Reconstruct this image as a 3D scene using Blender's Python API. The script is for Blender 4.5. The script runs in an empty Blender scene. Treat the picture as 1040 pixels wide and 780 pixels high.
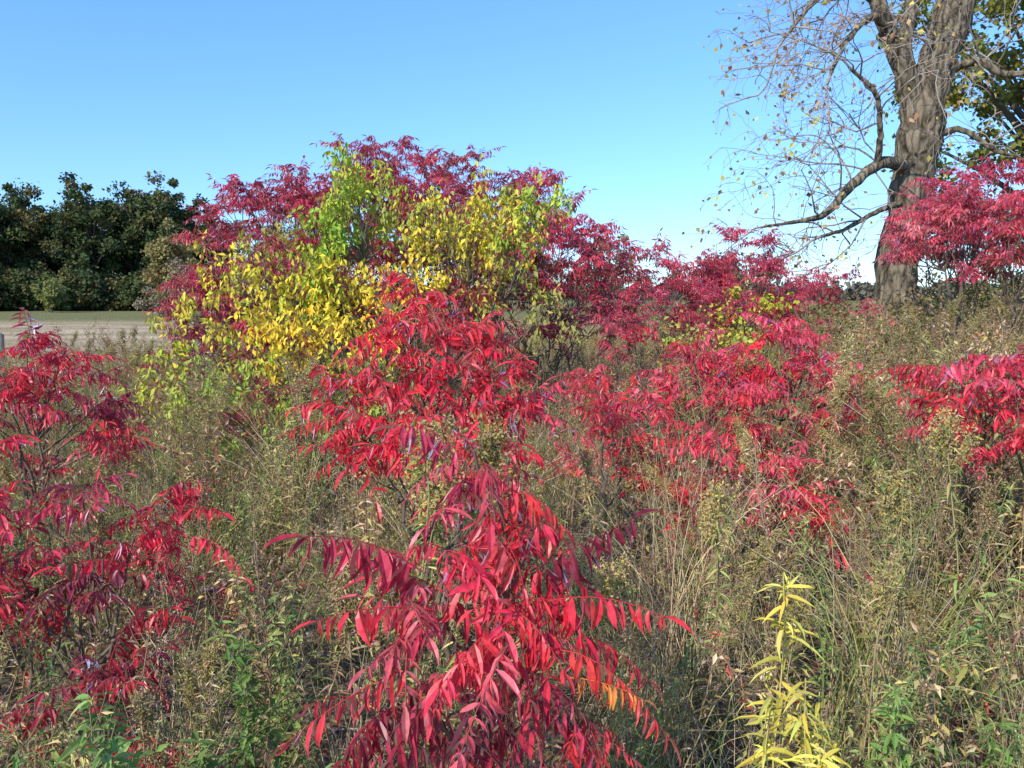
import bpy, math
import numpy as np
from mathutils import Vector, Euler

scene = bpy.context.scene
A = np.array
def nrm(v):
    return v/np.maximum(np.linalg.norm(v,axis=-1,keepdims=True),1e-9)

# ------------------------------------------------------------------ materials
def new_mat(name):
    m=bpy.data.materials.new(name); m.use_nodes=True
    nt=m.node_tree; nt.nodes.clear()
    return m,nt
def leaf_material(name,trans=0.38,gloss=0.0,rough=0.4,varv=0.25,noise=False):
    m,nt=new_mat(name); N=nt.nodes; L=nt.links
    out=N.new('ShaderNodeOutputMaterial')
    at=N.new('ShaderNodeAttribute'); at.attribute_name='Col'
    col=at.outputs['Color']
    hsv=N.new('ShaderNodeHueSaturation'); L.new(col,hsv.inputs['Color'])
    if noise:
        tc=N.new('ShaderNodeTexCoord')
        no=N.new('ShaderNodeTexNoise'); no.inputs['Scale'].default_value=55; no.inputs['Detail'].default_value=1
        L.new(tc.outputs['Object'],no.inputs['Vector'])
        mr=N.new('ShaderNodeMapRange'); mr.inputs[1].default_value=.3; mr.inputs[2].default_value=.7; mr.inputs[3].default_value=.72; mr.inputs[4].default_value=1.3
        L.new(no.outputs['Fac'],mr.inputs[0]); L.new(mr.outputs[0],hsv.inputs['Value'])
    else:
        oi=N.new('ShaderNodeObjectInfo')
        mr2=N.new('ShaderNodeMapRange'); mr2.inputs[3].default_value=1-varv; mr2.inputs[4].default_value=1+varv
        L.new(oi.outputs['Random'],mr2.inputs[0]); L.new(mr2.outputs[0],hsv.inputs['Value'])
    df=N.new('ShaderNodeBsdfDiffuse'); L.new(hsv.outputs[0],df.inputs['Color'])
    tr=N.new('ShaderNodeBsdfTranslucent'); L.new(hsv.outputs[0],tr.inputs['Color'])
    mx=N.new('ShaderNodeMixShader'); mx.inputs[0].default_value=trans
    L.new(df.outputs[0],mx.inputs[1]); L.new(tr.outputs[0],mx.inputs[2])
    res=mx.outputs[0]
    if gloss:
        gl=N.new('ShaderNodeBsdfGlossy'); gl.inputs['Roughness'].default_value=rough; gl.inputs['Color'].default_value=(1,1,1,1)
        fr=N.new('ShaderNodeFresnel'); fr.inputs[0].default_value=1.4
        mm=N.new('ShaderNodeMath'); mm.operation='MULTIPLY'; mm.inputs[1].default_value=gloss; L.new(fr.outputs[0],mm.inputs[0])
        m2=N.new('ShaderNodeMixShader'); L.new(mm.outputs[0],m2.inputs[0]); L.new(res,m2.inputs[1]); L.new(gl.outputs[0],m2.inputs[2]); res=m2.outputs[0]
    L.new(res,out.inputs[0])
    return m
def bark_material(name,scale=(1,1,1),s=20,bump=.3,dist=.02,cr=(.55,1.25)):
    m,nt=new_mat(name); N=nt.nodes; L=nt.links
    out=N.new('ShaderNodeOutputMaterial')
    at=N.new('ShaderNodeAttribute'); at.attribute_name='Col'
    tc=N.new('ShaderNodeTexCoord'); mp=N.new('ShaderNodeMapping'); mp.inputs['Scale'].default_value=scale
    L.new(tc.outputs['Object'],mp.inputs[0])
    no=N.new('ShaderNodeTexNoise'); no.inputs['Scale'].default_value=s; no.inputs['Detail'].default_value=6; no.inputs['Distortion'].default_value=.6
    L.new(mp.outputs[0],no.inputs['Vector'])
    vo=N.new('ShaderNodeTexVoronoi'); vo.feature='DISTANCE_TO_EDGE'; vo.inputs['Scale'].default_value=s*.6
    L.new(mp.outputs[0],vo.inputs['Vector'])
    mn=N.new('ShaderNodeMath'); mn.operation='MINIMUM'; mn.inputs[1].default_value=.25
    L.new(vo.outputs['Distance'],mn.inputs[0])
    ad=N.new('ShaderNodeMath'); ad.operation='MULTIPLY_ADD'; ad.inputs[1].default_value=1.6
    L.new(mn.outputs[0],ad.inputs[0]); L.new(no.outputs['Fac'],ad.inputs[2])
    mr=N.new('ShaderNodeMapRange'); mr.inputs[1].default_value=.4; mr.inputs[2].default_value=.95; mr.inputs[3].default_value=cr[0]; mr.inputs[4].default_value=cr[1]
    L.new(ad.outputs[0],mr.inputs[0])
    hsv=N.new('ShaderNodeHueSaturation'); L.new(at.outputs['Color'],hsv.inputs['Color']); L.new(mr.outputs[0],hsv.inputs['Value'])
    pb=N.new('ShaderNodeBsdfDiffuse'); pb.inputs['Roughness'].default_value=.5
    L.new(hsv.outputs[0],pb.inputs['Color'])
    bp=N.new('ShaderNodeBump'); bp.inputs['Strength'].default_value=bump; bp.inputs['Distance'].default_value=dist
    L.new(ad.outputs[0],bp.inputs['Height']); L.new(bp.outputs[0],pb.inputs['Normal'])
    L.new(pb.outputs[0],out.inputs[0])
    return m
def stem_material(name):
    m,nt=new_mat(name); N=nt.nodes; L=nt.links
    out=N.new('ShaderNodeOutputMaterial')
    at=N.new('ShaderNodeAttribute'); at.attribute_name='Col'
    df=N.new('ShaderNodeBsdfDiffuse'); L.new(at.outputs['Color'],df.inputs['Color']); L.new(df.outputs[0],out.inputs[0])
    return m
LEAF=leaf_material('foliage',trans=.27,varv=.32)
SUM=leaf_material('sumac_leaf',trans=.38,gloss=.7,rough=.38,noise=True)
FAR=leaf_material('far_foliage',trans=.2,varv=.1)
BARK=stem_material('stem_bark')
TBARK=bark_material('tree_bark',scale=(1,1,.2),s=12,bump=1.0,dist=.08,cr=(.25,1.25))
MATS=[LEAF,SUM,BARK,TBARK,FAR]
M_LEAF,M_SUM,M_BARK,M_TBARK,M_FAR=range(5)

# ------------------------------------------------------------------ mesh builder
L5v=A([[0,0,0],[-.5,.42,.06],[.5,.42,.06],[0,.45,-.04],[0,1,-.12]],float)
L5t=A([[0,3,1],[0,2,3],[1,3,4],[3,2,4]])
L8v=A([[0,0,0],[-.36,.22,.05],[0,.22,-.01],[.36,.22,.05],[-.46,.52,.03],[0,.52,-.05],[.46,.52,.03],
       [-.26,.8,-.06],[0,.8,-.12],[.26,.8,-.06],[0,1,-.24]],float)
L8t=A([[0,2,1],[0,3,2],[1,2,5],[1,5,4],[2,3,6],[2,6,5],[4,5,8],[4,8,7],[5,6,9],[5,9,8],[7,8,10],[8,9,10]])
class MB:
    def __init__(s): s.V=[];s.T=[];s.C=[];s.M=[];s.S=[];s.n=0
    def add(s,v,t,c,m,smooth=False):
        v=v.reshape(-1,3); t=t.reshape(-1,3)
        s.V.append(v);s.T.append(t+s.n);s.C.append(c.reshape(-1,3))
        s.M.append(np.full(len(t),m)); s.S.append(np.full(len(t),smooth)); s.n+=len(v)
    def inst(s,tm,pos,d,up,scl,col,mat,curl=None):
        tv,tt=tm; d=nrm(d); x=nrm(np.cross(d,up)); z=np.cross(x,d)
        R=np.stack([x,d,z],axis=-1)
        loc=tv[None]*scl[:,None,:]
        if curl is not None:
            c=curl[:,None]*scl[:,None,1]
            y=tv[None,:,1]
            loc=loc.copy(); loc[:,:,2]-=c*y**2; loc[:,:,0]+=c*.35*y**2*np.sign(np.sin(curl*91))[:,None]
        v=np.einsum('nij,nkj->nki',R,loc)+pos[:,None]
        N=len(pos);k=len(tv)
        t=tt[None]+np.arange(N)[:,None,None]*k
        c=np.repeat(np.clip(col,0,.9)[:,None],k,1)
        s.add(v,t,c,mat)
    def tubes(s,P,R,sides,col,mat):
        P=A(P,float);R=A(R,float);N,K,_=P.shape
        T=np.gradient(P,axis=1) if K>2 else np.repeat((P[:,1:]-P[:,:1]),K,1)
        T=nrm(T); ref=np.zeros_like(T); mean=nrm(P[:,-1]-P[:,0])
        ax=np.where(np.abs(mean[:,2:3])>.7,A([[1.,0,0]]),A([[0,0,1.]]))
        ref[:]=ax[:,None]
        X=nrm(np.cross(T,ref));Y=np.cross(T,X)
        a=np.arange(sides)*2*np.pi/sides
        v=P[:,:,None]+R[:,:,None,None]*(X[:,:,None]*np.cos(a)[:,None]+Y[:,:,None]*np.sin(a)[:,None])
        t=[]
        for k in range(K-1):
            for i in range(sides):
                j=(i+1)%sides
                t.append([k*sides+i,k*sides+j,(k+1)*sides+j]); t.append([k*sides+i,(k+1)*sides+j,(k+1)*sides+i])
        t=A(t)[None]+np.arange(N)[:,None,None]*(K*sides)
        col=A(col,float)
        if col.ndim==1: col=np.repeat(col[None],N,0)
        c=np.repeat(col[:,None],K*sides,1)
        s.add(v,t,c,mat,True)
    def mesh(s,name):
        V=np.concatenate(s.V);T=np.concatenate(s.T);C=np.concatenate(s.C);M=np.concatenate(s.M);S=np.concatenate(s.S)
        me=bpy.data.meshes.new(name)
        me.vertices.add(len(V)); me.vertices.foreach_set('co',V.astype(np.float32).ravel())
        me.loops.add(len(T)*3); me.loops.foreach_set('vertex_index',T.astype(np.int32).ravel())
        me.polygons.add(len(T)); me.polygons.foreach_set('loop_start',(np.arange(len(T))*3).astype(np.int32))
        for m in MATS: me.materials.append(m)
        me.polygons.foreach_set('material_index',M.astype(np.int32))
        me.polygons.foreach_set('use_smooth',S.astype(bool))
        me.update(calc_edges=True)
        at=me.attributes.new('Col','FLOAT_COLOR','POINT')
        at.data.foreach_set('color',np.concatenate([C,np.ones((len(C),1))],1).astype(np.float32).ravel())
        return me
    def build(s,name,coll=None):
        o=bpy.data.objects.new(name,s.mesh(name))
        (coll or scene.collection).objects.link(o)
        return o
def pick(rng,cols,n,j=.2):
    c=A(cols,float)[rng.integers(0,len(cols),n)]
    return c*rng.uniform(1-j,1+j,(n,1))*rng.uniform(.92,1.08,(n,3))
Z=A([0,0,1.])

# ------------------------------------------------------------------ sumac
RED=[(.84,.04,.06),(.78,.03,.06),(.88,.07,.07),(.64,.022,.045),(.85,.07,.11)]
PUR=[(.46,.04,.075),(.56,.05,.095),(.32,.04,.06),(.62,.065,.10)]
DPUR=[(.18,.03,.04),(.30,.03,.05),(.16,.04,.035)]
PINK=[(.85,.11,.16),(.76,.07,.13),(.62,.045,.08),(.88,.20,.22)]
def fronds(mb,rng,o,d,L,J,col,droop=.5,ll=.27,lw=.065,tm=(L5v,L5t),hang=.7,colj=.32,rr=.0022):
    N=len(o); d=nrm(d); t=np.linspace(.14,.97,J)
    dr=droop*rng.uniform(.5,1.5,(N,1))
    side0=nrm(np.cross(d,Z)); curl=rng.normal(0,.22,(N,1,1))*side0[:,None]
    def P(tt): return o[:,None]+L[:,None,None]*(d[:,None]*tt[None,:,None]+curl*tt[None,:,None]**2)-(L[:,None]*dr*tt[None]**2)[...,None]*Z
    tt=np.linspace(0,1,6)
    mb.tubes(P(tt),np.repeat([np.linspace(rr,rr*.4,6)],N,0),3,col*.6+A([.03,.01,.01]),M_BARK)
    T=nrm(d[:,None]+2*curl*t[None,:,None]-2*(dr*t[None])[...,None]*Z)
    S=nrm(np.cross(T,Z+0*T)); U=np.cross(S,T)
    Pj=P(t)
    h=np.clip(hang+rng.normal(0,.3,(N,1,1)),.05,1.8)
    for sg in (1,-1):
        n=N*J
        dd=S*sg*rng.uniform(.45,.9,(N,J,1))+T*rng.uniform(-.05,.6,(N,J,1))-Z*h*rng.uniform(.6,1.4,(N,J,1))+rng.normal(0,.18,(N,J,3))
        up=U+S*sg*h*.9+rng.normal(0,.5,(N,J,3))
        prof=(.62+.38*np.sin(np.pi*np.clip(t+.08,0,1)))[None,:,None]*rng.uniform(.7,1.15,(N,J,1))
        keep=rng.random((N*J))>.09
        l=(L[:,None,None]*ll*prof).reshape(n,1)
        w=(L[:,None,None]*lw*prof*rng.uniform(.45,1.2,(N,J,1))).reshape(n,1)
        cc=np.repeat(col[:,None],J,1)*rng.uniform(1-colj,1+colj,(N,J,1))
        mb.inst(tm,Pj.reshape(-1,3)[keep],dd.reshape(-1,3)[keep],up.reshape(-1,3)[keep],np.concatenate([w,l,l],1)[keep],cc.reshape(-1,3)[keep],M_SUM,
                curl=rng.normal(.14,.2,n)[keep])
    l=(L*ll)[:,None]
    mb.inst(tm,P(A([1.])).reshape(-1,3),T[:,-1],U[:,-1],np.concatenate([l*lw/ll,l,l],1),col,M_SUM)
def bez(a,b,c,K):
    t=np.linspace(0,1,K)[None,:,None]
    return a[:,None]*(1-t)**2+2*b[:,None]*t*(1-t)+c[:,None]*t*t
def stems_to(mb,rng,base,tips,r0,r1,K=7,ns=5,col=(.17,.13,.095),spread=.25):
    H=tips[:,2].max(); n0=max(3,ns//2)
    def lvl(src,dst,ra,rb,sd):
        D=np.linalg.norm((dst[:,None]-src[None])*A([1,1,.6]),axis=2)+np.where(src[None,:,2]>dst[:,None,2]-.05*H,H,0); w=D.argmin(1)
        a=src[w]; m=a+(dst-a)*A([.62,.62,.38])+rng.normal(0,.035*H,dst.shape)
        P=bez(a,m,dst,K); P[:,1:-1]+=rng.normal(0,.008*H,P[:,1:-1].shape)
        mb.tubes(P,np.repeat([np.linspace(ra,rb,K)],len(dst),0)*rng.uniform(.75,1.15,(len(dst),1)),sd,col,M_BARK)
    foot=base+np.concatenate([rng.normal(0,spread,(n0,2)),np.zeros((n0,1))],1)
    n1=base+(tips[rng.integers(0,len(tips),n0)]-base)*rng.uniform(.3,.45,(n0,1))
    n2=base+(tips[rng.integers(0,len(tips),ns*2)]-base)*rng.uniform(.55,.72,(ns*2,1))
    lvl(foot,n1,r0,r0*.75,6); lvl(n1,n2,r0*.7,r0*.5,5); lvl(np.concatenate([n2,n1]),tips,r0*.45,r1,4)
def whorls(mb,rng,tips,nf,L,pal,J=9,droop=.5,ll=.27,lw=.065,tm=(L5v,L5t),elev=(-.1,1.0),hang=.7,back=.12,rr=.0022,cen=None):
    n=len(tips)*nf
    o=np.repeat(tips,nf,0)+rng.normal(0,.02,(n,3)); o[:,2]-=rng.uniform(0,back,n)
    a=rng.uniform(0,2*np.pi,n); e=rng.uniform(elev[0],elev[1],n)
    d=np.stack([np.cos(a)*np.cos(e),np.sin(a)*np.cos(e),np.sin(e)],1)
    if cen is not None:
        d=nrm(d+.5*nrm(np.repeat(tips,nf,0)-cen))
    tc=pick(rng,pal,len(tips),.25); col=np.repeat(tc,nf,0)*.6+pick(rng,pal,n,.3)*.4
    fronds(mb,rng,o,d,L*rng.uniform(.55,1.15,n),J,col,droop,ll,lw,tm,hang,rr=rr)
def sumac(name,x,y,H,R,ntips,nf,L,pal,seed,J=9,zmin=.55,ry=None,tm=(L5v,L5t),droop=.5,lw=.065,r0=.014,fl=.45,hang=.7,ll=.27):
    rng=np.random.default_rng(seed); mb=MB()
    a=rng.uniform(0,2*np.pi,ntips); r=np.sqrt(rng.random(ntips))
    ry=ry or R
    z=H*(1-fl*r**2)*rng.uniform(zmin,1,ntips)**.7
    tips=np.stack([x+np.cos(a)*r*R,y+np.sin(a)*r*ry,z],1)
    stems_to(mb,rng,A([x,y,0.]),tips,r0,.004,ns=max(4,ntips//6),spread=R*.25)
    whorls(mb,rng,tips,nf,L,pal,J=J,tm=tm,droop=droop,lw=lw,cen=A([x,y,H*.3]),hang=hang,ll=ll)
    return mb.build(name)

NEAR=(L8v,L8t)
TH=PUR+PUR+[(.72,.08,.12),(.48,.14,.06),(.7,.1,.14)]
sumac('staghorn_sumac',-1.3,9.8,3.62,1.75,190,9,.36,TH,1,ry=1.1,zmin=.5,lw=.085,fl=.2)
sumac('staghorn_sumac',-2.65,9.0,3.25,1.0,120,9,.34,TH,2,zmin=.4,lw=.085,fl=.35)
sumac('staghorn_sumac',.4,9.3,3.15,1.05,115,9,.35,TH+PINK,3,zmin=.4,lw=.085,fl=.3)
sumac('staghorn_sumac',-3.1,8.2,2.2,.55,38,8,.30,TH,4,zmin=.3,lw=.08)
sumac('staghorn_sumac',-1.95,6.9,2.55,.4,12,8,.28,TH,22,zmin=.7,lw=.08)
sumac('staghorn_sumac',-.5,7.7,2.95,.6,16,8,.28,TH,24,zmin=.8,lw=.08)
# right middle distance
sumac('staghorn_sumac',2.45,12.0,2.75,1.0,58,9,.40,PINK+PUR,5,zmin=.4,lw=.08)
sumac('staghorn_sumac',3.65,12.6,2.9,.9,56,9,.40,PINK+PUR,6,zmin=.45,lw=.08)
sumac('staghorn_sumac',5.1,13.0,2.3,1.0,36,8,.38,PINK+PUR,7,zmin=.5,lw=.08)
# far right tall sumac
sumac('staghorn_sumac',5.5,9.3,3.3,.95,75,9,.38,PINK+PINK+PUR,8,zmin=.68,fl=.25,r0=.022,lw=.08)
sumac('staghorn_sumac',6.9,9.0,3.75,1.25,82,9,.40,PINK+PINK+PUR,23,zmin=.66,fl=.25,r0=.022,lw=.08)
sumac('staghorn_sumac',8.4,9.8,3.7,1.3,50,8,.42,PINK+PUR,9,zmin=.6,fl=.25,r0=.022,lw=.08)
# middle-range reds
sumac('staghorn_sumac',1.2,5.4,1.48,.58,19,7,.33,RED+PINK,10,J=9,tm=NEAR,zmin=.6,lw=.078)
sumac('staghorn_sumac',1.95,5.6,1.66,.5,19,7,.34,PINK+RED,11,J=9,tm=NEAR,zmin=.6,lw=.078)
sumac('staghorn_sumac',.6,4.6,1.22,.42,13,7,.29,RED,12,J=9,tm=NEAR,zmin=.6,lw=.078)
sumac('staghorn_sumac',1.15,4.0,1.05,.42,11,7,.28,PINK+RED,13,J=9,tm=NEAR,zmin=.7,lw=.078)
sumac('staghorn_sumac',2.35,3.8,1.50,.38,15,7,.30,RED+PINK,14,J=9,tm=NEAR,zmin=.72,fl=.25,lw=.078)
sumac('staghorn_sumac',1.0,6.8,1.7,.5,14,7,.33,PINK+RED,19,J=9,zmin=.6,lw=.078)
# left ones
sumac('staghorn_sumac',-2.65,4.4,1.55,.5,22,7,.30,RED+PUR,15,J=9,tm=NEAR,zmin=.6,lw=.078)
sumac('staghorn_sumac',-1.45,2.8,1.12,.36,13,6,.26,PUR+DPUR+RED,16,J=9,tm=NEAR,zmin=.5,lw=.078)
sumac('staghorn_sumac',-1.75,2.6,1.25,.25,9,6,.26,PUR+RED,17,J=9,tm=NEAR,zmin=.6,lw=.078)
sumac('staghorn_sumac',-1.15,1.95,.86,.25,7,6,.22,PUR+DPUR+RED,25,J=9,tm=NEAR,zmin=.6,lw=.085,ll=.32)
sumac('staghorn_sumac',-1.75,6.0,1.2,.5,14,6,.30,PUR+DPUR,18,J=8,zmin=.5)
def central():
    rng=np.random.default_rng(20); mb=MB()
    tips=A([[-.40,3.3,1.76],[-.28,3.25,1.62],[-.46,3.2,1.60],[-.16,3.3,1.58],[-.58,3.2,1.42],[-.04,3.2,1.44],[-.35,3.1,1.44],
            [-.68,3.2,1.30],[-.06,3.1,1.26],[-.45,3.0,1.26],[-.22,3.05,1.28],[.04,3.2,1.32],[-.60,3.1,1.19],[-.32,2.95,1.16],[-.16,2.75,1.2],[-.1,2.5,1.2]])
    stems_to(mb,rng,A([-.3,3.2,0.]),tips,.014,.005,ns=5,spread=.1)
    whorls(mb,rng,tips,10,.25,RED+RED+[(.88,.14,.13)],J=10,tm=NEAR,elev=(-.2,1.2),droop=.45,lw=.085,ll=.33)
    mb.build('staghorn_sumac')
central()
def foreground():
    rng=np.random.default_rng(21); mb=MB()
    tips=A([[-.09,1.85,1.33],[-.03,1.8,1.22],[.04,1.78,1.13],[-.16,1.75,1.12],[-.22,1.75,1.0],[.10,1.72,.99],
            [.0,1.7,1.04],[-.12,1.65,.93],[.05,1.7,.86],[.14,1.75,.78],[-.26,1.7,.86],[-.05,1.75,.78],[-.15,1.8,.7],[-.3,1.75,.74]])
    stems_to(mb,rng,A([-.05,1.85,0.]),tips,.012,.005,ns=4,spread=.06,col=(.2,.11,.08))
    P2=RED+[(.9,.22,.22)]
    whorls(mb,rng,tips[:8],9,.19,P2+P2+PUR,J=8,tm=NEAR,elev=(-.4,1.2),droop=.6,lw=.105,ll=.41,hang=.9,rr=.0016)
    whorls(mb,rng,tips[7:],7,.20,PUR+DPUR+RED,J=8,tm=NEAR,elev=(-.6,.4),droop=.7,lw=.09,ll=.38,hang=1.0,rr=.0016)
    F=[((-.2,1.72,1.08),(-.9,-.15,.75),.32,.42,(.58,.04,.07)),
       ((-.18,1.7,1.0),(-.95,-.2,.25),.26,.25,(.74,.04,.06)),
       ((.04,1.72,1.08),(.9,-.05,.55),.28,.2,(.26,.025,.045)),
       ((.08,1.7,1.02),(1,-.0,.25),.25,.2,(.84,.05,.07)),
       ((-.2,1.65,.9),(-.7,-.3,-.1),.28,.6,(.82,.06,.07)),
       ((-.15,1.6,.86),(-.45,-.3,-.2),.28,.7,(.40,.035,.06)),
       ((.1,1.65,.93),(.6,-.25,.1),.24,.7,(.86,.07,.06)),
       ((.12,1.62,.88),(.5,-.2,.1),.16,.8,(.84,.26,.05)),
       ((.0,1.62,.96),(-.1,-.5,.2),.26,.8,(.86,.13,.15)),
       ((-.05,1.62,.88),(-.2,-.4,0),.28,.7,(.18,.025,.045))]
    for f in F:
        fronds(mb,rng,A([f[0]]),A([f[1]],float),A([f[2]]),11,A([f[4]]),f[3],.30,.085,NEAR,.95,.35,.002)
    mb.build('staghorn_sumac')
foreground()

# ------------------------------------------------------------------ leaf clumps
def cloud(mb,rng,cen,rad,n,size,cols,mat,asp=.6,shell=.5,hang=.5,tm=(L5v,L5t)):
    M=len(cen); N=M*n
    u=nrm(rng.normal(0,1,(N,3)))*rng.uniform(shell,1,(N,1))**.7*rng.uniform(.7,1.25,(N,1))
    p=np.repeat(cen,n,0)+u*np.repeat(rad,n,0)
    d=rng.normal(0,1,(N,3))-Z*hang*1.5; up=rng.normal(0,.6,(N,3))+Z+u*.5
    s=size*rng.uniform(.6,1.3,(N,1))
    cc=np.repeat(pick(rng,cols,M,.25),n,0)*.6+pick(rng,cols,N,.3)*.4
    mb.inst(tm,p,d,up,np.concatenate([s*asp,s,s],1),cc,mat)

def yshrub():
    rng=np.random.default_rng(30); mb=MB()
    YG=[(.48,.47,.06),(.40,.43,.06)]; YE=[(.74,.57,.06),(.66,.50,.05),(.64,.52,.07)]; GR=[(.20,.34,.05),(.28,.42,.06),(.36,.48,.07)]
    OR=[(.80,.46,.05),(.74,.52,.06)]; OLV=[(.30,.30,.09),(.36,.32,.09)]
    C=[]
    for (px,z,rx,rz,pal,n,y) in [(-1.5,2.48,.17,.42,GR+YG,560,7.0),(-1.68,2.0,.17,.48,GR+YG,560,6.9),(-1.25,2.68,.25,.18,YG,220,7.2),
        (-1.0,2.5,.28,.22,YG+OLV+OLV,150,7.3),(-1.5,1.7,.3,.32,YE+YG,420,6.8),(-2.05,1.62,.36,.3,YE+YG,300,6.7),(-1.75,1.36,.40,.30,OR+YE,480,6.6),
        (-.6,2.38,.35,.33,YG+YE+OLV,370,7.2),(-.15,2.44,.36,.33,YE+YG+OLV,380,7.2),(.22,2.52,.27,.2,GR+YG,230,7.3),(-.3,2.0,.37,.37,YE+YG+OLV,360,7.1),
        (.1,2.1,.3,.4,YE+GR+OLV,270,7.2),(-1.05,2.15,.3,.42,OLV+YE+GR,220,7.3),(-2.45,1.85,.36,.32,YE+YG+OLV,200,6.9),(-.9,1.85,.32,.37,YE+OR,260,6.9),(-1.2,1.4,.3,.35,OR+YE,260,6.6),
        (-2.7,1.35,.40,.35,YG+OLV+YE,250,6.6),(.25,1.6,.3,.35,OLV,150,7.2),(-2.2,1.0,.55,.35,GR+YG+OLV,360,6.3),(-2.1,2.2,.3,.28,OLV+YG,130,7.2),(-1.3,.95,.55,.3,OLV+GR+YG,300,6.3),(-2.75,.95,.4,.35,YG+OLV,200,6.4),
        (-1.7,.75,.7,.25,OLV+GR,280,5.8)]:
        k=max(2,n//12)
        u=nrm(rng.normal(0,1,(k,3)))*rng.random((k,1))**.4
        cen=A([px,y,z])+u*A([rx,.35,rz])*1.15
        cloud(mb,rng,cen,np.full((k,3),.10)*A([1,1,1.5])*rng.uniform(.6,1.5,(k,1)),20,.062,pal,M_LEAF,asp=.5,shell=.05,hang=.9)
        C.append(cen)
    tips=np.concatenate(C); tips=tips[rng.random(len(tips))<.5]
    stems_to(mb,rng,A([-.9,7.4,0.]),tips,.018,.002,ns=14,spread=.3,col=(.22,.18,.12))
    mb.build('yellow_leaved_elm_shrub')
yshrub()

# ------------------------------------------------------------------ trees
def crown_tree(mb,rng,x,y,H,R,low,nc,nl,ls,cols,bark=(.12,.10,.075),tr=.35,cr=.2,mat=M_FAR,shell=.3,limbs=28,jit=.06):
    u=nrm(rng.normal(0,1,(nc,3)))*rng.uniform(.4,1,(nc,1))
    cz=(H+low)/2
    cen=A([x,y,cz])+u*A([R,R,(H-low)/2*.92])
    cen+=rng.normal(0,R*jit,(nc,3)); cen[:,2]=np.maximum(cen[:,2],low*.8+.1)
    rad=np.full((nc,3),R*cr)*rng.uniform(.45,1.4,(nc,1))*A([1,1,.75])
    cloud(mb,rng,cen,rad,nl,ls,cols,mat,asp=.75,shell=shell,hang=.2)
    K=6
    trunk=bez(A([[x,y,-.1]]),A([[x+rng.normal(0,.3)*tr*2,y,H*.25]]),A([[x,y,H*.6]]),K)
    mb.tubes(trunk,[np.linspace(tr,tr*.5,K)],8,bark,M_BARK)
    sel=cen[rng.permutation(nc)[:min(nc,limbs)]]
    a=np.stack([np.full(len(sel),x),np.full(len(sel),y),np.clip(sel[:,2]*.5,H*.15,H*.55)],1)
    m=(a+sel)/2+A([0,0,.05*H])
    mb.tubes(bez(a,m,sel,K),np.repeat([np.linspace(tr*.4,tr*.08,K)],len(sel),0),5,bark,M_BARK)
rng=np.random.default_rng(40); mb=MB()
OAK=[(.07,.10,.04),(.09,.12,.045),(.115,.135,.045),(.18,.145,.06),(.06,.08,.04)]
for (x,y,H,R,low) in [(-80,92,16.5,7,2),(-71,90,16.5,6.5,1),(-63.5,88,16.8,5.6,1),(-58,91,15.8,4.6,1.0),(-53,95,15.6,4.4,1.0),(-48.2,91,14.6,3.8,2),(-44,94,15.4,4.2,2),(-39.6,92,14.8,3.8,1.5),(-36.2,93,13.4,3.0,1.0),
                      (-66,100,15.5,7,0),(-59,103,15,7,0),(-51,105,14.2,7,0),(-45,105,13.6,6,0),(-39.5,104,12.6,4.6,0),(-74,102,15,7,0),
                      (-60,86,4,4,0),(-52,90,4.5,4.5,0),(-45,90,4,4.5,0),(-39,90,4.5,4,0),(-68,88,5,6,0),(-56,88,3.5,3,0),(-48,88,3.2,3,0)]:
    crown_tree(mb,rng,x,y,H,R,low,int(min(100,20*R)),120,.42,OAK,bark=(.07,.058,.045),tr=.3 if H>8 else .1,cr=.24,jit=.12)
mb.build('oak_woodland')
mb=MB(); crown_tree(mb,rng,-26.3,62,7.4,2.3,.8,50,130,.24,[(.32,.25,.10),(.38,.28,.12),(.30,.26,.10)],tr=.12,cr=.24,jit=.12); mb.build('young_hickory_tree')
mb=MB(); crown_tree(mb,rng,-23.5,60,5.2,2.4,.2,40,110,.2,[(.36,.28,.16),(.30,.24,.15)],tr=.06,cr=.24,jit=.14); crown_tree(mb,rng,-27.8,64,2.8,2.4,.0,30,100,.2,[(.30,.26,.16),(.26,.22,.14)],tr=.06,cr=.26); mb.build('dogwood_thicket')
mb=MB(); crown_tree(mb,rng,-46.5,80,4.3,1.5,.1,34,120,.22,[(.24,.25,.08),(.28,.27,.09)],tr=.1,cr=.32); mb.build('juniper_bush')
mb=MB(); crown_tree(mb,rng,4.0,38,5.6,1.6,1.0,34,50,.18,[(.26,.22,.12),(.3,.24,.14)],tr=.12,cr=.25,jit=.14); mb.build('hawthorn_tree')
mb=MB(); crown_tree(mb,rng,12.5,48,4.6,3,0.4,40,90,.25,[(.15,.16,.06),(.22,.18,.10)],tr=.12,cr=.25); mb.build('hawthorn_tree')
mb=MB()
crown_tree(mb,rng,14.6,21,13,4.6,2.2,140,140,.16,[(.18,.21,.045),(.24,.25,.05),(.38,.32,.06),(.13,.16,.04)],tr=.3,cr=.16,mat=M_LEAF,shell=.2,jit=.14)
mb.build('ash_tree')
mb=MB()
crown_tree(mb,rng,12.8,18,4.2,2.2,.4,50,130,.12,[(.14,.18,.05),(.20,.22,.06),(.28,.23,.09)],tr=.1,cr=.22,mat=M_LEAF,shell=.2)
mb.build('buckthorn_shrub')
mb=MB()
crown_tree(mb,rng,9.0,15.0,2.5,1.8,.2,44,110,.08,[(.18,.22,.06),(.26,.26,.09),(.34,.23,.11)],tr=.04,cr=.24,mat=M_LEAF,shell=.1,jit=.14)
crown_tree(mb,rng,5.3,10.3,1.85,1.6,.1,56,110,.05,[(.20,.24,.07),(.30,.28,.10),(.34,.22,.11)],tr=.02,cr=.24,mat=M_LEAF,shell=.1,jit=.14)
mb.build('buckthorn_shrub')
mb=MB()
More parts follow.
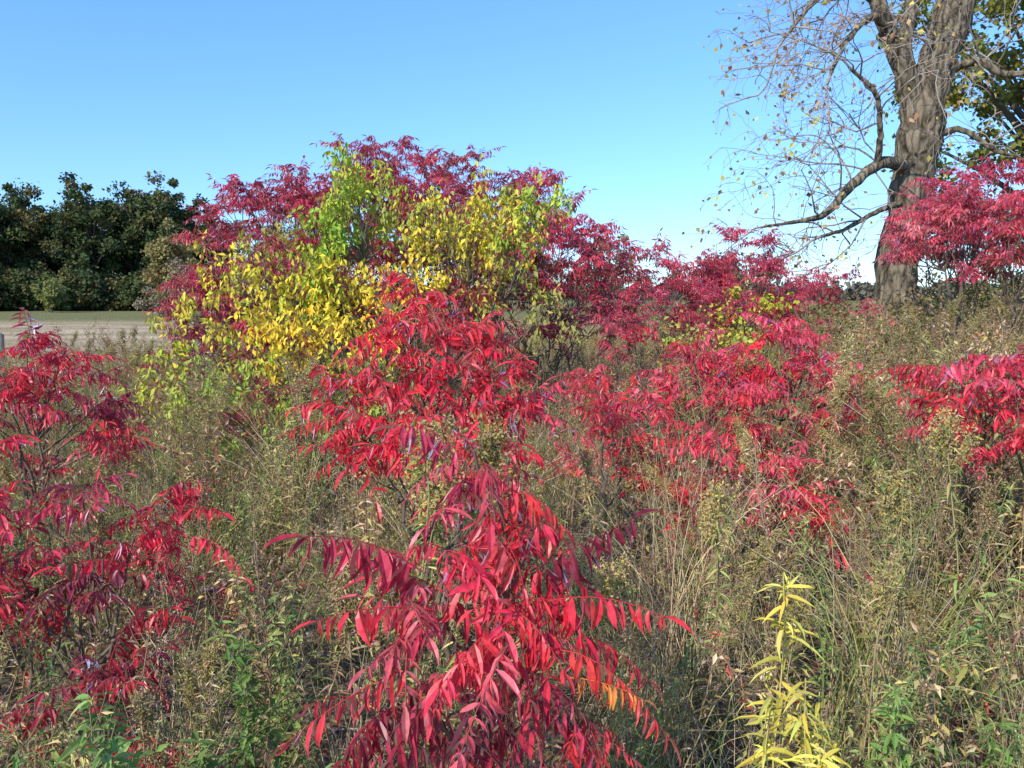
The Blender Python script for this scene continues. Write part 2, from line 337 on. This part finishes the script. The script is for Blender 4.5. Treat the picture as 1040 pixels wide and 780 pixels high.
crown_tree(mb,rng,3.2,10.9,2.0,.5,.2,24,60,.065,[(.2,.30,.05),(.32,.37,.06),(.6,.5,.06)],tr=.02,cr=.5,mat=M_LEAF,shell=.05,jit=.2)
crown_tree(mb,rng,2.0,9.0,1.6,.6,.2,20,60,.06,[(.24,.30,.06),(.36,.37,.08),(.6,.5,.08)],tr=.015,cr=.5,mat=M_LEAF,shell=.05,jit=.2)
mb.build('young_mulberry_shrub')
mb=MB()
aa=rng.uniform(-.95,.95,420); rr_=rng.uniform(260,330,420)
cen=np.stack([np.sin(aa)*rr_,np.cos(aa)*rr_,rng.uniform(1,4.5,420)],1)
cloud(mb,rng,cen,np.tile(A([[7,5,3.]]),(420,1))*rng.uniform(.6,1.2,(420,1)),60,2.0,[(.12,.13,.09),(.16,.14,.10),(.17,.14,.10)],M_FAR,asp=.8,shell=.2,hang=.1)
mb.build('distant_treeline')

# big old tree ------------------------------------------------------
def catmull(P,K):
    P=A(P,float); n=len(P); Q=np.vstack([2*P[0]-P[1],P,2*P[-1]-P[-2]])
    out=[]
    for t in np.linspace(0,n-1,K):
        i=min(int(t),n-2);f=t-i;p0,p1,p2,p3=Q[i:i+4]
        out.append(.5*((2*p1)+(-p0+p2)*f+(2*p0-5*p1+4*p2-p3)*f*f+(-p0+3*p1-3*p2+p3)*f**3))
    return A(out)
def bigtree():
    rng=np.random.default_rng(50); mb=MB(); BC=(.245,.195,.13)
    limbs=[]
    def limb(pts,sides=10,K=22,wob=.02):
        q=catmull(pts,K); r=q[:,3].copy(); P=q[:,:3]+rng.normal(0,1,(K,3))*r[:,None]*wob*3
        mb.tubes(P[None],r[None]*rng.uniform(.94,1.06,(1,K)),sides,BC,M_TBARK); limbs.append((P,r)); return P,r
    limb([(7.65,16,-.1,.58),(7.67,16,.6,.46),(7.72,16,1.7,.41),(7.85,16,3.2,.39),(8.0,16,4.4,.40),(8.1,16,5.4,.44)],22,30)
    limb([(8.1,16,5.1,.33),(8.25,16,6.0,.35),(8.5,16.05,6.9,.36),(8.85,16.2,7.9,.33),(9.3,16.3,9.8,.28),(9.6,16.3,12,.2),(9.9,16.5,14.5,.1)],18,30)
    limb([(8.0,16,4.9,.27),(7.75,15.9,5.7,.22),(7.4,15.8,6.4,.18),(7.0,15.6,7.0,.155),(6.6,15.5,8.0,.14),(6.3,15.3,9.8,.12),(6.1,15.1,11.5,.08)],14,26)
    limb([(7.75,15.9,5.9,.15),(7.7,16.1,6.6,.14),(7.95,16.4,7.6,.13),(8.0,16.8,9.5,.1)],12)
    limb([(7.85,15.9,4.15,.14),(7.3,15.5,4.25,.12),(6.7,15.1,4.05,.10),(6.1,14.7,3.6,.085),(5.6,14.4,3.15,.06),(5.0,14.2,3.0,.035),(4.4,14,2.9,.02)],10,30,.04)
    limb([(7.6,15.7,3.5,.06),(6.9,15.4,3.25,.05),(6.3,15.1,2.95,.04),(5.8,15,2.8,.03)],8,22,.05)
    limb([(7.4,15.8,6.4,.10),(7.0,15.5,6.75,.08),(6.6,15.2,6.8,.06),(6.1,15,6.3,.045),(5.8,14.9,5.7,.03)],8,24,.05)
    limb([(6.9,15.2,4.2,.07),(6.75,14.9,4.8,.055),(6.5,14.6,5.3,.045),(6.0,14.5,5.7,.03)],8,22,.05)
    limb([(8.2,16,5.9,.10),(8.9,15.8,6.2,.08),(9.5,15.6,5.9,.06),(10.2,15.4,6.0,.04)],8,22,.05)
    limb([(7.95,16,4.6,.08),(8.6,15.7,4.9,.06),(9.2,15.5,4.5,.045),(9.9,15.4,4.2,.03)],8,22,.05)
    limb([(6.9,15.6,7.2,.08),(6.2,15.4,7.4,.06),(5.6,15.2,7.1,.045),(5.0,15.1,6.4,.03)],8,22,.05)
    segs=[];rads=[];tips=[]
    def grow(p,d,L,r,dep):
        pts=[p];q=p.copy();dd=d.copy()
        for k in range(5):
            dd=nrm(dd+rng.normal(0,.22,3)+A([-.06,0,-.03*dep])); q=q+dd*L/5; pts.append(q)
        segs.append(A(pts));rads.append(np.linspace(r,r*.5,6))
        if dep>=3: tips.append(q);tips.append(pts[3]); return
        for c in range(rng.integers(2,4)):
            k=rng.integers(2,6); nd=nrm(dd+rng.normal(0,.7,3)); grow(pts[k],nd,L*rng.uniform(.55,.9),r*.55,dep+1)
    for li,(P,r) in enumerate(limbs[1:]):
        n=[8,7,4,10,6,7,6,6,5,8][li]
        for c in range(n):
            k=rng.integers(6,len(P)); d=nrm(rng.normal(0,1,3)+A([-.8,-.1,.15]))
            grow(P[k],d,rng.uniform(.8,1.6),min(r[k]*.5,.02),0)
        grow(P[-1],nrm(P[-1]-P[-3]),1.1,r[-1]*.9,0)
    mb.tubes(A(segs),np.maximum(A(rads),.0035),4,(.36,.30,.24),M_BARK)
    tips=A(tips); tips=tips[rng.random(len(tips))<.6]
    n=len(tips)
    mb.inst((L5v,L5t),tips+rng.normal(0,.05,(n,3)),rng.normal(0,1,(n,3))-Z,rng.normal(0,1,(n,3)),rng.uniform(.06,.13,(n,1))*A([[.7,1,1]]),pick(rng,[(.45,.28,.13),(.5,.42,.10),(.35,.2,.1)],n,.3),M_LEAF)
    mb.build('old_cottonwood_tree')
bigtree()

mb=MB()
mb.tubes([[(-11.05,17,-.05),(-11.05,17,.45),(-11.04,17,.86),(-11.04,17,.9)]],[[.085,.08,.078,.03]],10,(.22,.19,.16),M_BARK)
mb.tubes([[(-12.4,17.3,-.05),(-12.4,17.3,.45),(-12.4,17.3,.86),(-12.4,17.3,.9)]],[[.085,.08,.078,.03]],10,(.22,.19,.16),M_BARK)
mb.tubes([[(-16,18,.7),(-12.4,17.3,.66),(-11.05,17,.7)]],[[.004,.004,.004]],4,(.25,.22,.2),M_BARK)
mb.build('wooden_fence')

# ------------------------------------------------------------------ ground
def ground():
    n=260; u=np.linspace(-1,1,n); ax=np.sinh(u*9)/np.sinh(9)*2500
    X,Y=np.meshgrid(ax,ax+4); r=np.hypot(X,Y-4)
    Zg=(.04*np.sin(X*1.3+Y*.7)+.03*np.sin(X*2.9-Y*2.1)+.02*np.sin(Y*5.3+X*3.1))*np.exp(-r/20)
    V=np.stack([X,Y,Zg],-1).reshape(-1,3)
    i=np.arange(n-1);I,J=np.meshgrid(i,i); a=(J*n+I).ravel()
    F=np.stack([a,a+1,a+n+1,a+n],1)
    me=bpy.data.meshes.new('ground'); me.from_pydata(V.tolist(),[],F.tolist()); 
    for p in me.polygons: p.use_smooth=True
    m,nt=new_mat('ground_soil'); N=nt.nodes;L=nt.links
    out=N.new('ShaderNodeOutputMaterial');pb=N.new('ShaderNodeBsdfDiffuse')
    tc=N.new('ShaderNodeTexCoord')
    n1=N.new('ShaderNodeTexNoise');n1.inputs['Scale'].default_value=22;n1.inputs['Detail'].default_value=7;n1.inputs['Roughness'].default_value=.75
    L.new(tc.outputs['Object'],n1.inputs['Vector'])
    r1=N.new('ShaderNodeValToRGB');e=r1.color_ramp.elements
    e[0].position=.36;e[0].color=(.08,.058,.035,1);e[1].position=.64;e[1].color=(.44,.33,.21,1)
    L.new(n1.outputs['Fac'],r1.inputs[0])
    n2=N.new('ShaderNodeTexNoise');n2.inputs['Scale'].default_value=.35;n2.inputs['Detail'].default_value=8;n2.inputs['Roughness'].default_value=.65
    mp=N.new('ShaderNodeMapping');mp.inputs['Scale'].default_value=(.5,1,1);L.new(tc.outputs['Object'],mp.inputs[0]);L.new(mp.outputs[0],n2.inputs['Vector'])
    r2=N.new('ShaderNodeValToRGB');e=r2.color_ramp.elements
    e[0].position=.38;e[0].color=(.30,.23,.12,1);e[1].position=.6;e[1].color=(.56,.42,.27,1)
    L.new(n2.outputs['Fac'],r2.inputs[0])
    sp=N.new('ShaderNodeSeparateXYZ');L.new(tc.outputs['Object'],sp.inputs[0])
    mr=N.new('ShaderNodeMapRange');mr.inputs[1].default_value=11;mr.inputs[2].default_value=16;L.new(sp.outputs['Y'],mr.inputs[0])
    mx=N.new('ShaderNodeMixRGB');L.new(mr.outputs[0],mx.inputs[0]);L.new(r1.outputs[0],mx.inputs[1]);L.new(r2.outputs[0],mx.inputs[2])
    ad=N.new('ShaderNodeMath');ad.operation='MULTIPLY_ADD';ad.inputs[1].default_value=14;L.new(n2.outputs['Fac'],ad.inputs[0]);L.new(sp.outputs['Y'],ad.inputs[2])
    mr3=N.new('ShaderNodeMapRange');mr3.inputs[1].default_value=54;mr3.inputs[2].default_value=64;L.new(ad.outputs[0],mr3.inputs[0])
    mx2=N.new('ShaderNodeMixRGB');mx2.inputs[2].default_value=(.19,.18,.08,1);L.new(mr3.outputs[0],mx2.inputs[0]);L.new(mx.outputs[0],mx2.inputs[1])
    L.new(mx2.outputs[0],pb.inputs['Color'])
    bp=N.new('ShaderNodeBump');bp.inputs['Strength'].default_value=.9;bp.inputs['Distance'].default_value=.04;L.new(n1.outputs['Fac'],bp.inputs['Height']);L.new(bp.outputs[0],pb.inputs['Normal'])
    L.new(pb.outputs[0],out.inputs[0])
    me.materials.append(m)
    o=bpy.data.objects.new('ground',me);scene.collection.objects.link(o)
ground()
rng=np.random.default_rng(60);mb=MB();n=30000
p=np.stack([rng.uniform(-4.5,4.5,n),rng.uniform(.5,8,n),rng.uniform(-.02,.09,n)],1)
k=n*3//5
mb.inst((L5v,L5t),p[:k],rng.normal(0,1,(k,3))*A([1,1,.3]),Z+rng.normal(0,.5,(k,3)),rng.uniform(.025,.075,(k,1))*A([[.5,1,1]]),pick(rng,[(.52,.38,.24),(.38,.26,.16),(.62,.50,.34),(.42,.12,.07),(.24,.16,.10)],k,.3),M_LEAF)
q=p[k:];m_=len(q);d=nrm(rng.normal(0,1,(m_,3))*A([1,1,.18]))
mb.tubes(np.stack([q,q+d*.1,q+d*rng.uniform(.15,.3,(m_,1))+rng.normal(0,.015,(m_,3))],1),np.full((m_,3),.0015),3,pick(rng,[(.68,.56,.36),(.56,.45,.30),(.4,.3,.18)],m_,.2),M_BARK)
mb.build('leaf_litter')

# ------------------------------------------------------------------ weeds
def blades(mb,rng,n,H,spread,cols,w=.003,lean=.5):
    a=rng.uniform(0,2*np.pi,n);h=H*rng.uniform(.5,1.1,n);b=np.stack([rng.normal(0,spread,n),rng.normal(0,spread,n),np.zeros(n)],1)
    le=lean*rng.uniform(.1,1.2,n)*h; dirv=np.stack([np.cos(a),np.sin(a),0*a],1)
    t=np.linspace(0,1,6)[None,:,None]
    P=b[:,None]+Z*h[:,None,None]*(t-.25*t**3*(le/h)[:,None,None])+dirv[:,None]*le[:,None,None]*t**2.2
    mb.tubes(P,np.repeat([A([1,1,.9,.7,.45,.1])*w],n,0)*rng.uniform(.6,1.3,(n,1)),3,pick(rng,cols,n,.25),M_LEAF)
def forb(rng,H,lc,sc,nleaf=30,ls=.06,asp=.2,nbr=8,brL=.25,hc=None,hs=.012,top=.5,hang=.2,headn=14,plume=False,r=.0035,lean=.12,hdir=.6):
    mb=MB()
    K=8;t=np.linspace(0,1,K);lean=rng.normal(0,lean,2)*H
    def SP(t): return np.stack([lean[0]*t**2+.015*np.sin(t*9),lean[1]*t**2+.015*np.cos(t*7),H*t],-1)
    mb.tubes(SP(t)[None],[np.linspace(r,r*.45,K)],5,sc,M_BARK)
    if nleaf:
        tt=rng.uniform(.08,1,nleaf)**.8;a=rng.uniform(0,2*np.pi,nleaf)
        d=np.stack([np.cos(a),np.sin(a),.35-hang+rng.normal(0,.3,nleaf)],1)
        s=ls*(1.15-.6*tt[:,None])*rng.uniform(.5,1.25,(nleaf,1))
        mb.inst(NEAR if ls>.08 else (L5v,L5t),SP(tt),d,Z+rng.normal(0,.4,(nleaf,3)),np.concatenate([s*asp,s,s],1),pick(rng,lc,nleaf,.25),M_LEAF,curl=rng.normal(.25,.25,nleaf))
    if nbr:
        tt=rng.uniform(top,.97,nbr);a=rng.uniform(0,2*np.pi,nbr);o=SP(tt)
        L=brL*(1.25-tt)*rng.uniform(.6,1.3,nbr)*1.8
        d=np.stack([np.cos(a)*hdir,np.sin(a)*hdir,np.full(nbr,.8)],1)
        e=o+d*L[:,None];m=o+d*L[:,None]*.5-Z*.03
        P=bez(o,m+A([0,0,-.02]),e,5)
        mb.tubes(P,np.repeat([np.linspace(r*.5,r*.25,5)],nbr,0),3,sc,M_BARK)
        nl=6;q=P[:,[1,2,3]].repeat(nl//3,1).reshape(-1,3);k=len(q)
        s=ls*.5*rng.uniform(.5,1.2,(k,1))
        mb.inst((L5v,L5t),q,rng.normal(0,1,(k,3))+Z*.2,Z+rng.normal(0,.5,(k,3)),np.concatenate([s*asp*1.2,s,s],1),pick(rng,lc,k,.25),M_LEAF)
        if headn:
            ends=np.concatenate([P[:,-1],SP(A([1.]))])
            if plume: base=np.concatenate([P[:,2],P[:,3],P[:,4],SP(np.linspace(top+.1,1,10))])
            else: base=ends
            q=np.repeat(base,headn,0)+rng.normal(0,hs,(len(base)*headn,3))*A([1,1,1.2]);k=len(q)
            s=hs*.9*rng.uniform(.6,1.4,(k,1))
            mb.inst((L5v,L5t),q,rng.normal(0,1,(k,3))+Z*.6,rng.normal(0,1,(k,3)),np.concatenate([s*.5,s,s],1),pick(rng,hc,k,.25),M_LEAF)
    return mb
def scatter(name,protos,pts,idx,scl,rng,tilt=.1):
    coll=bpy.data.collections.new(name+'_variants')
    for i,p in enumerate(protos): p.build('%s_variant_%02d'%(name,i),coll)
    me=bpy.data.meshes.new(name);me.from_pydata(pts.tolist(),[],[])
    rot=np.stack([rng.normal(0,tilt,len(pts)),rng.normal(0,tilt,len(pts)),rng.uniform(0,6.28,len(pts))],1)
    a=me.attributes.new('rot','FLOAT_VECTOR','POINT');a.data.foreach_set('vector',rot.astype(np.float32).ravel())
    a=me.attributes.new('scl','FLOAT','POINT');a.data.foreach_set('value',scl.astype(np.float32))
    a=me.attributes.new('idx','INT','POINT');a.data.foreach_set('value',idx.astype(np.int32))
    ob=bpy.data.objects.new(name,me);scene.collection.objects.link(ob)
    ng=bpy.data.node_groups.new(name,'GeometryNodeTree')
    ng.interface.new_socket('Geometry',in_out='INPUT',socket_type='NodeSocketGeometry')
    ng.interface.new_socket('Geometry',in_out='OUTPUT',socket_type='NodeSocketGeometry')
    N=ng.nodes;L=ng.links;gi=N.new('NodeGroupInput');go=N.new('NodeGroupOutput')
    ci=N.new('GeometryNodeCollectionInfo');ci.inputs['Collection'].default_value=coll;ci.inputs['Separate Children'].default_value=True;ci.inputs['Reset Children'].default_value=True
    ip=N.new('GeometryNodeInstanceOnPoints');ip.inputs['Pick Instance'].default_value=True
    def na(nm,ty):
        x=N.new('GeometryNodeInputNamedAttribute');x.data_type=ty;x.inputs['Name'].default_value=nm;return x.outputs['Attribute']
    L.new(gi.outputs[0],ip.inputs['Points']);L.new(ci.outputs[0],ip.inputs['Instance'])
    L.new(na('idx','INT'),ip.inputs['Instance Index']);L.new(na('rot','FLOAT_VECTOR'),ip.inputs['Rotation']);L.new(na('scl','FLOAT'),ip.inputs['Scale'])
    L.new(ip.outputs[0],go.inputs[0])
    md=ob.modifiers.new('scatter','NODES');md.node_group=ng
rng=np.random.default_rng(70)
OL=[(.38,.36,.11),(.46,.41,.14),(.30,.30,.10),(.56,.46,.18)]
BR=[(.54,.37,.21),(.42,.26,.15),(.64,.48,.29),(.30,.18,.11)]
GRN=[(.21,.31,.09),(.28,.37,.10),(.34,.40,.13),(.16,.24,.07)]
STR=[(.76,.62,.38),(.68,.54,.32),(.56,.48,.25)]
RD=[(.54,.10,.07),(.44,.11,.07),(.44,.26,.11)]
GOLD=[(.62,.48,.13),(.52,.38,.13),(.46,.34,.14)]
stalks=[];
for i in range(4): stalks.append(forb(rng,1.0,BR+OL if i%2 else BR,(.32,.21,.13),nleaf=38,ls=.065,nbr=12,brL=.22,hc=BR,headn=9,hs=.009))
for i in range(3): stalks.append(forb(rng,1.0,OL+BR[:1],(.32,.25,.13),nleaf=60,ls=.075,asp=.24,nbr=14,brL=.22,hc=GOLD+BR,headn=6,hs=.009,top=.35))
for i in range(3): stalks.append(forb(rng,1.0,(RD+OL+BR,RD+BR+OL,BR+GOLD)[i],(.28,.15,.10),nleaf=60,ls=.065,asp=.32,nbr=14,brL=.25,hc=BR,headn=6,hs=.008,top=.3))
gold=[forb(rng,1.0,OL+BR,(.34,.26,.14),nleaf=64,ls=.085,asp=.14,nbr=16,brL=.13,hc=hc,headn=14,hs=.010,top=.74,plume=True,hdir=.4) for hc in (BR+GOLD,OL+BR,GOLD,OL+GOLD)]
green=[forb(rng,1.0,c,(.24,.26,.11),nleaf=90,ls=l,asp=a,nbr=12,brL=.22,hc=OL,headn=5,hs=.01,top=.3) for c,a,l in ((GRN,.3,.095),(GRN+OL,.18,.1),(GRN+OL,.42,.07),(GRN+OL+OL,.24,.085))]
grass=[]
for c,le in ((STR,.5),(STR+OL,.7),(OL+GRN,.6),(STR+BR,.4)):
    g=MB();blades(g,rng,36,1.0,.06,c,.0027,le);grass.append(g)
def place(dens,ymin,ymax,wid=.8,xpad=1.0):
    out=[]
    y=ymin
    while y<ymax:
        dy=max(.25,y*.06);W=wid*y+xpad;n=rng.poisson(dens(y)*2*W*dy)
        out.append(np.stack([rng.uniform(-W,W,n),rng.uniform(y,y+dy,n)],1));y+=dy
    return np.concatenate(out)
def vn(x,y,s,seed=0):
    return .5+.5*np.sin(x*s+seed+1.3*np.sin(y*s*.7+seed*2))*np.cos(y*s*.9-seed+1.1*np.sin(x*s*.6))
def hmap(x,y):
    a=x/np.maximum(y,.1)
    h=np.interp(a,[-.7,-.4,-.2,.0,.2,.4,.55,.8],[1.15,1.15,1.15,1.05,1.15,1.3,1.5,1.55])
    h=h*np.interp(y,[1.2,2,3,5,9,14],[.55,.75,.87,.97,1.0,1.0])
    return h*(.8+.35*vn(x,y,2.3,7))
def keepmask(p,seed):
    x,y=p[:,0],p[:,1];a=x/np.maximum(y,.1)
    k=~((a<-.38)&(y>11+3*vn(x,y,.8,seed)))
    k&=~((x<-.32*y)&(y>22))
    open_=(a>.03)&(a<.5)&(y<3.2)&(y>1.6)
    k&=~(open_&(rng.random(len(x))<.38))
    k&=(y>1.5)|(np.abs(x)>.9)
    k&=~((np.abs(x+.05)<.42)&(y<1.9)&(rng.random(len(x))<.9))
    for (sx,sy,sr) in [(-.3,3.0,.4),(-.15,2.5,.3),(1.25,4.9,.4),(1.95,5.2,.4),(.6,4.2,.3),(1.1,3.7,.3),(2.2,3.45,.35),(-2.6,4.0,.4),(-1.5,2.5,.3)]:
        k&=~((np.hypot(x-sx,y-sy)<sr)&(rng.random(len(x))<.6))
    return k
p=place(lambda y:np.interp(y,[1,6,12,30],[17,12,7,2]),1.25,28);p=p[keepmask(p,1)]
v=vn(p[:,0],p[:,1],1.1,3)
idx=np.where(v+rng.normal(0,.25,len(p))>.5,rng.integers(4,10,len(p)),rng.choice([0,1,2,3,8,9],len(p)))
s=hmap(p[:,0],p[:,1])*rng.uniform(.5,1.1,len(p))
scatter('dry_wildflower_stalks',stalks,np.c_[p,np.zeros(len(p))],idx,s,rng,.15)
p=place(lambda y:np.interp(y,[1,6,12,30],[3.5,3.2,2.3,.8]),1.4,28);p=p[keepmask(p,2)]
s=hmap(p[:,0],p[:,1])*rng.uniform(.75,1.12,len(p))
scatter('goldenrod_plants',gold,np.c_[p,np.zeros(len(p))],rng.integers(0,4,len(p)),s,rng,.15)
p=place(lambda y:np.interp(y,[1,6,12,30],[11,5.5,3.5,1]),1.1,28);p=p[keepmask(p,4)]
a=p[:,0]/p[:,1];pr=np.interp(a,[-.8,-.2,0,.2,.45,.8],[1,.8,.4,.35,.7,.9])
p=p[rng.random(len(p))<pr]
s=hmap(p[:,0],p[:,1])*rng.uniform(.35,.9,len(p))
scatter('green_undergrowth',green,np.c_[p,np.zeros(len(p))],rng.integers(0,4,len(p)),s,rng,.13)
p=place(lambda y:np.interp(y,[1,6,12,30,60],[10,6,4,3,1]),1.1,26);p=p[keepmask(p,5)]
s=hmap(p[:,0],p[:,1])*rng.uniform(.35,1.05,len(p))
scatter('meadow_grass',grass,np.c_[p,np.zeros(len(p))],rng.choice([0,0,1,2,3],len(p)),s,rng,.2)
p=place(lambda y:np.interp(y,[10,30,60],[3.5,1.5,.5]),10,70,wid=.8,xpad=2)
s=rng.uniform(.05,.22,len(p))*np.interp(p[:,1],[10,40,75],[1.2,1.1,1.1])
scatter('field_grass',[grass[0],grass[3]],np.c_[p,np.zeros(len(p))],rng.integers(0,2,len(p)),s,rng)

def place_obj(mb,name,x,y,s=1,rz=0,tx=0,ty=0):
    o=mb.build(name);o.location=(x,y,0);o.scale=(s,s,s);o.rotation_euler=(tx,ty,rz)
YL=[(.78,.66,.12),(.72,.64,.16),(.70,.56,.1)]
for (H,x,y,rz) in [(1.06,.64,1.78,0),(.88,.66,1.62,1),(.84,.57,1.62,2),(.80,.72,1.7,3),(.78,.62,1.55,4)]:
    place_obj(forb(rng,H,YL,(.5,.44,.14),nleaf=70,ls=.105,asp=.19,nbr=4,brL=.08,hc=YL,headn=4,r=.0035,hang=.2,lean=.03),'yellow_dogbane_plant',x,y,1,rz)
for (x,y,s,rz) in [(-.25,2.1,1.34,0),(-.1,2.15,1.32,1),(.32,2.1,.95,2),(-.32,2.3,1.2,5),(.75,2.7,1.05,4),(1.35,2.6,1.1,2),(1.7,2.9,1.25,1)]:
    place_obj(forb(rng,1.0,OL+GRN,(.34,.29,.13),nleaf=70,ls=.085,asp=.15,nbr=11,brL=.12,hc=GOLD+BR[:1],headn=26,hs=.012,top=.82,plume=True,lean=.05,hdir=.75),'goldenrod_plant',x,y,s,rz)
G2=[(.16,.27,.07),(.21,.33,.08),(.28,.37,.11)]
for (x,y,s,rz) in [(-.75,1.7,.88,0),(-.95,1.8,.8,1),(-.6,1.6,.72,2),(-.85,1.5,.72,3),(.98,1.85,.78,2),(1.1,1.8,.72,1),(-.68,1.9,.8,5),(-1.0,1.55,.7,4),(-.45,1.7,.68,3),(1.2,2.0,.75,4)]:
    place_obj(forb(rng,1.0,G2,(.22,.25,.10),nleaf=110,ls=.095,asp=.3,nbr=12,brL=.2,hc=G2,headn=4,top=.3,r=.004),'leafy_aster_plant',x,y,s,rz)

# ------------------------------------------------------------------ light, sky, camera
el=math.radians(38); az=math.radians(-143)
sd=Vector((math.sin(az)*math.cos(el),math.cos(az)*math.cos(el),math.sin(el)))
sun=bpy.data.lights.new('sun','SUN');sun.energy=5.0;sun.angle=math.radians(.5);sun.color=(1,.96,.88)
so=bpy.data.objects.new('sun',sun);scene.collection.objects.link(so);so.rotation_euler=sd.to_track_quat('Z','Y').to_euler()
w=bpy.data.worlds.new('World');scene.world=w;w.use_nodes=True;nt=w.node_tree
bg=nt.nodes['Background'];sk=nt.nodes.new('ShaderNodeTexSky');sk.sky_type='NISHITA';sk.sun_disc=False
sk.sun_elevation=el;sk.sun_rotation=az%(2*math.pi);sk.ozone_density=2.0;sk.dust_density=.1;sk.air_density=1.0
tc=nt.nodes.new('ShaderNodeTexCoord');sp=nt.nodes.new('ShaderNodeSeparateXYZ');nt.links.new(tc.outputs['Generated'],sp.inputs[0])
mr=nt.nodes.new('ShaderNodeMapRange');mr.inputs[1].default_value=0;mr.inputs[2].default_value=.4;nt.links.new(sp.outputs['Z'],mr.inputs[0])
tm=nt.nodes.new('ShaderNodeMixRGB');tm.inputs[1].default_value=(.68,.95,1.42,1);tm.inputs[2].default_value=(.95,1.44,2.0,1);nt.links.new(mr.outputs[0],tm.inputs[0])
mu=nt.nodes.new('ShaderNodeMixRGB');mu.blend_type='MULTIPLY';mu.inputs[0].default_value=1;nt.links.new(sk.outputs[0],mu.inputs[1]);nt.links.new(tm.outputs[0],mu.inputs[2])
nt.links.new(mu.outputs[0],bg.inputs[0]);bg.inputs[1].default_value=.15
cam=bpy.data.cameras.new('camera');co=bpy.data.objects.new('camera',cam);scene.collection.objects.link(co)
co.location=(0,0,1.7);co.rotation_euler=(math.radians(90-6.4),0,0);cam.lens=27.7;cam.clip_end=6000;cam.clip_start=.05
scene.camera=co
scene.view_settings.view_transform='Standard';scene.view_settings.look='None';scene.view_settings.exposure=0
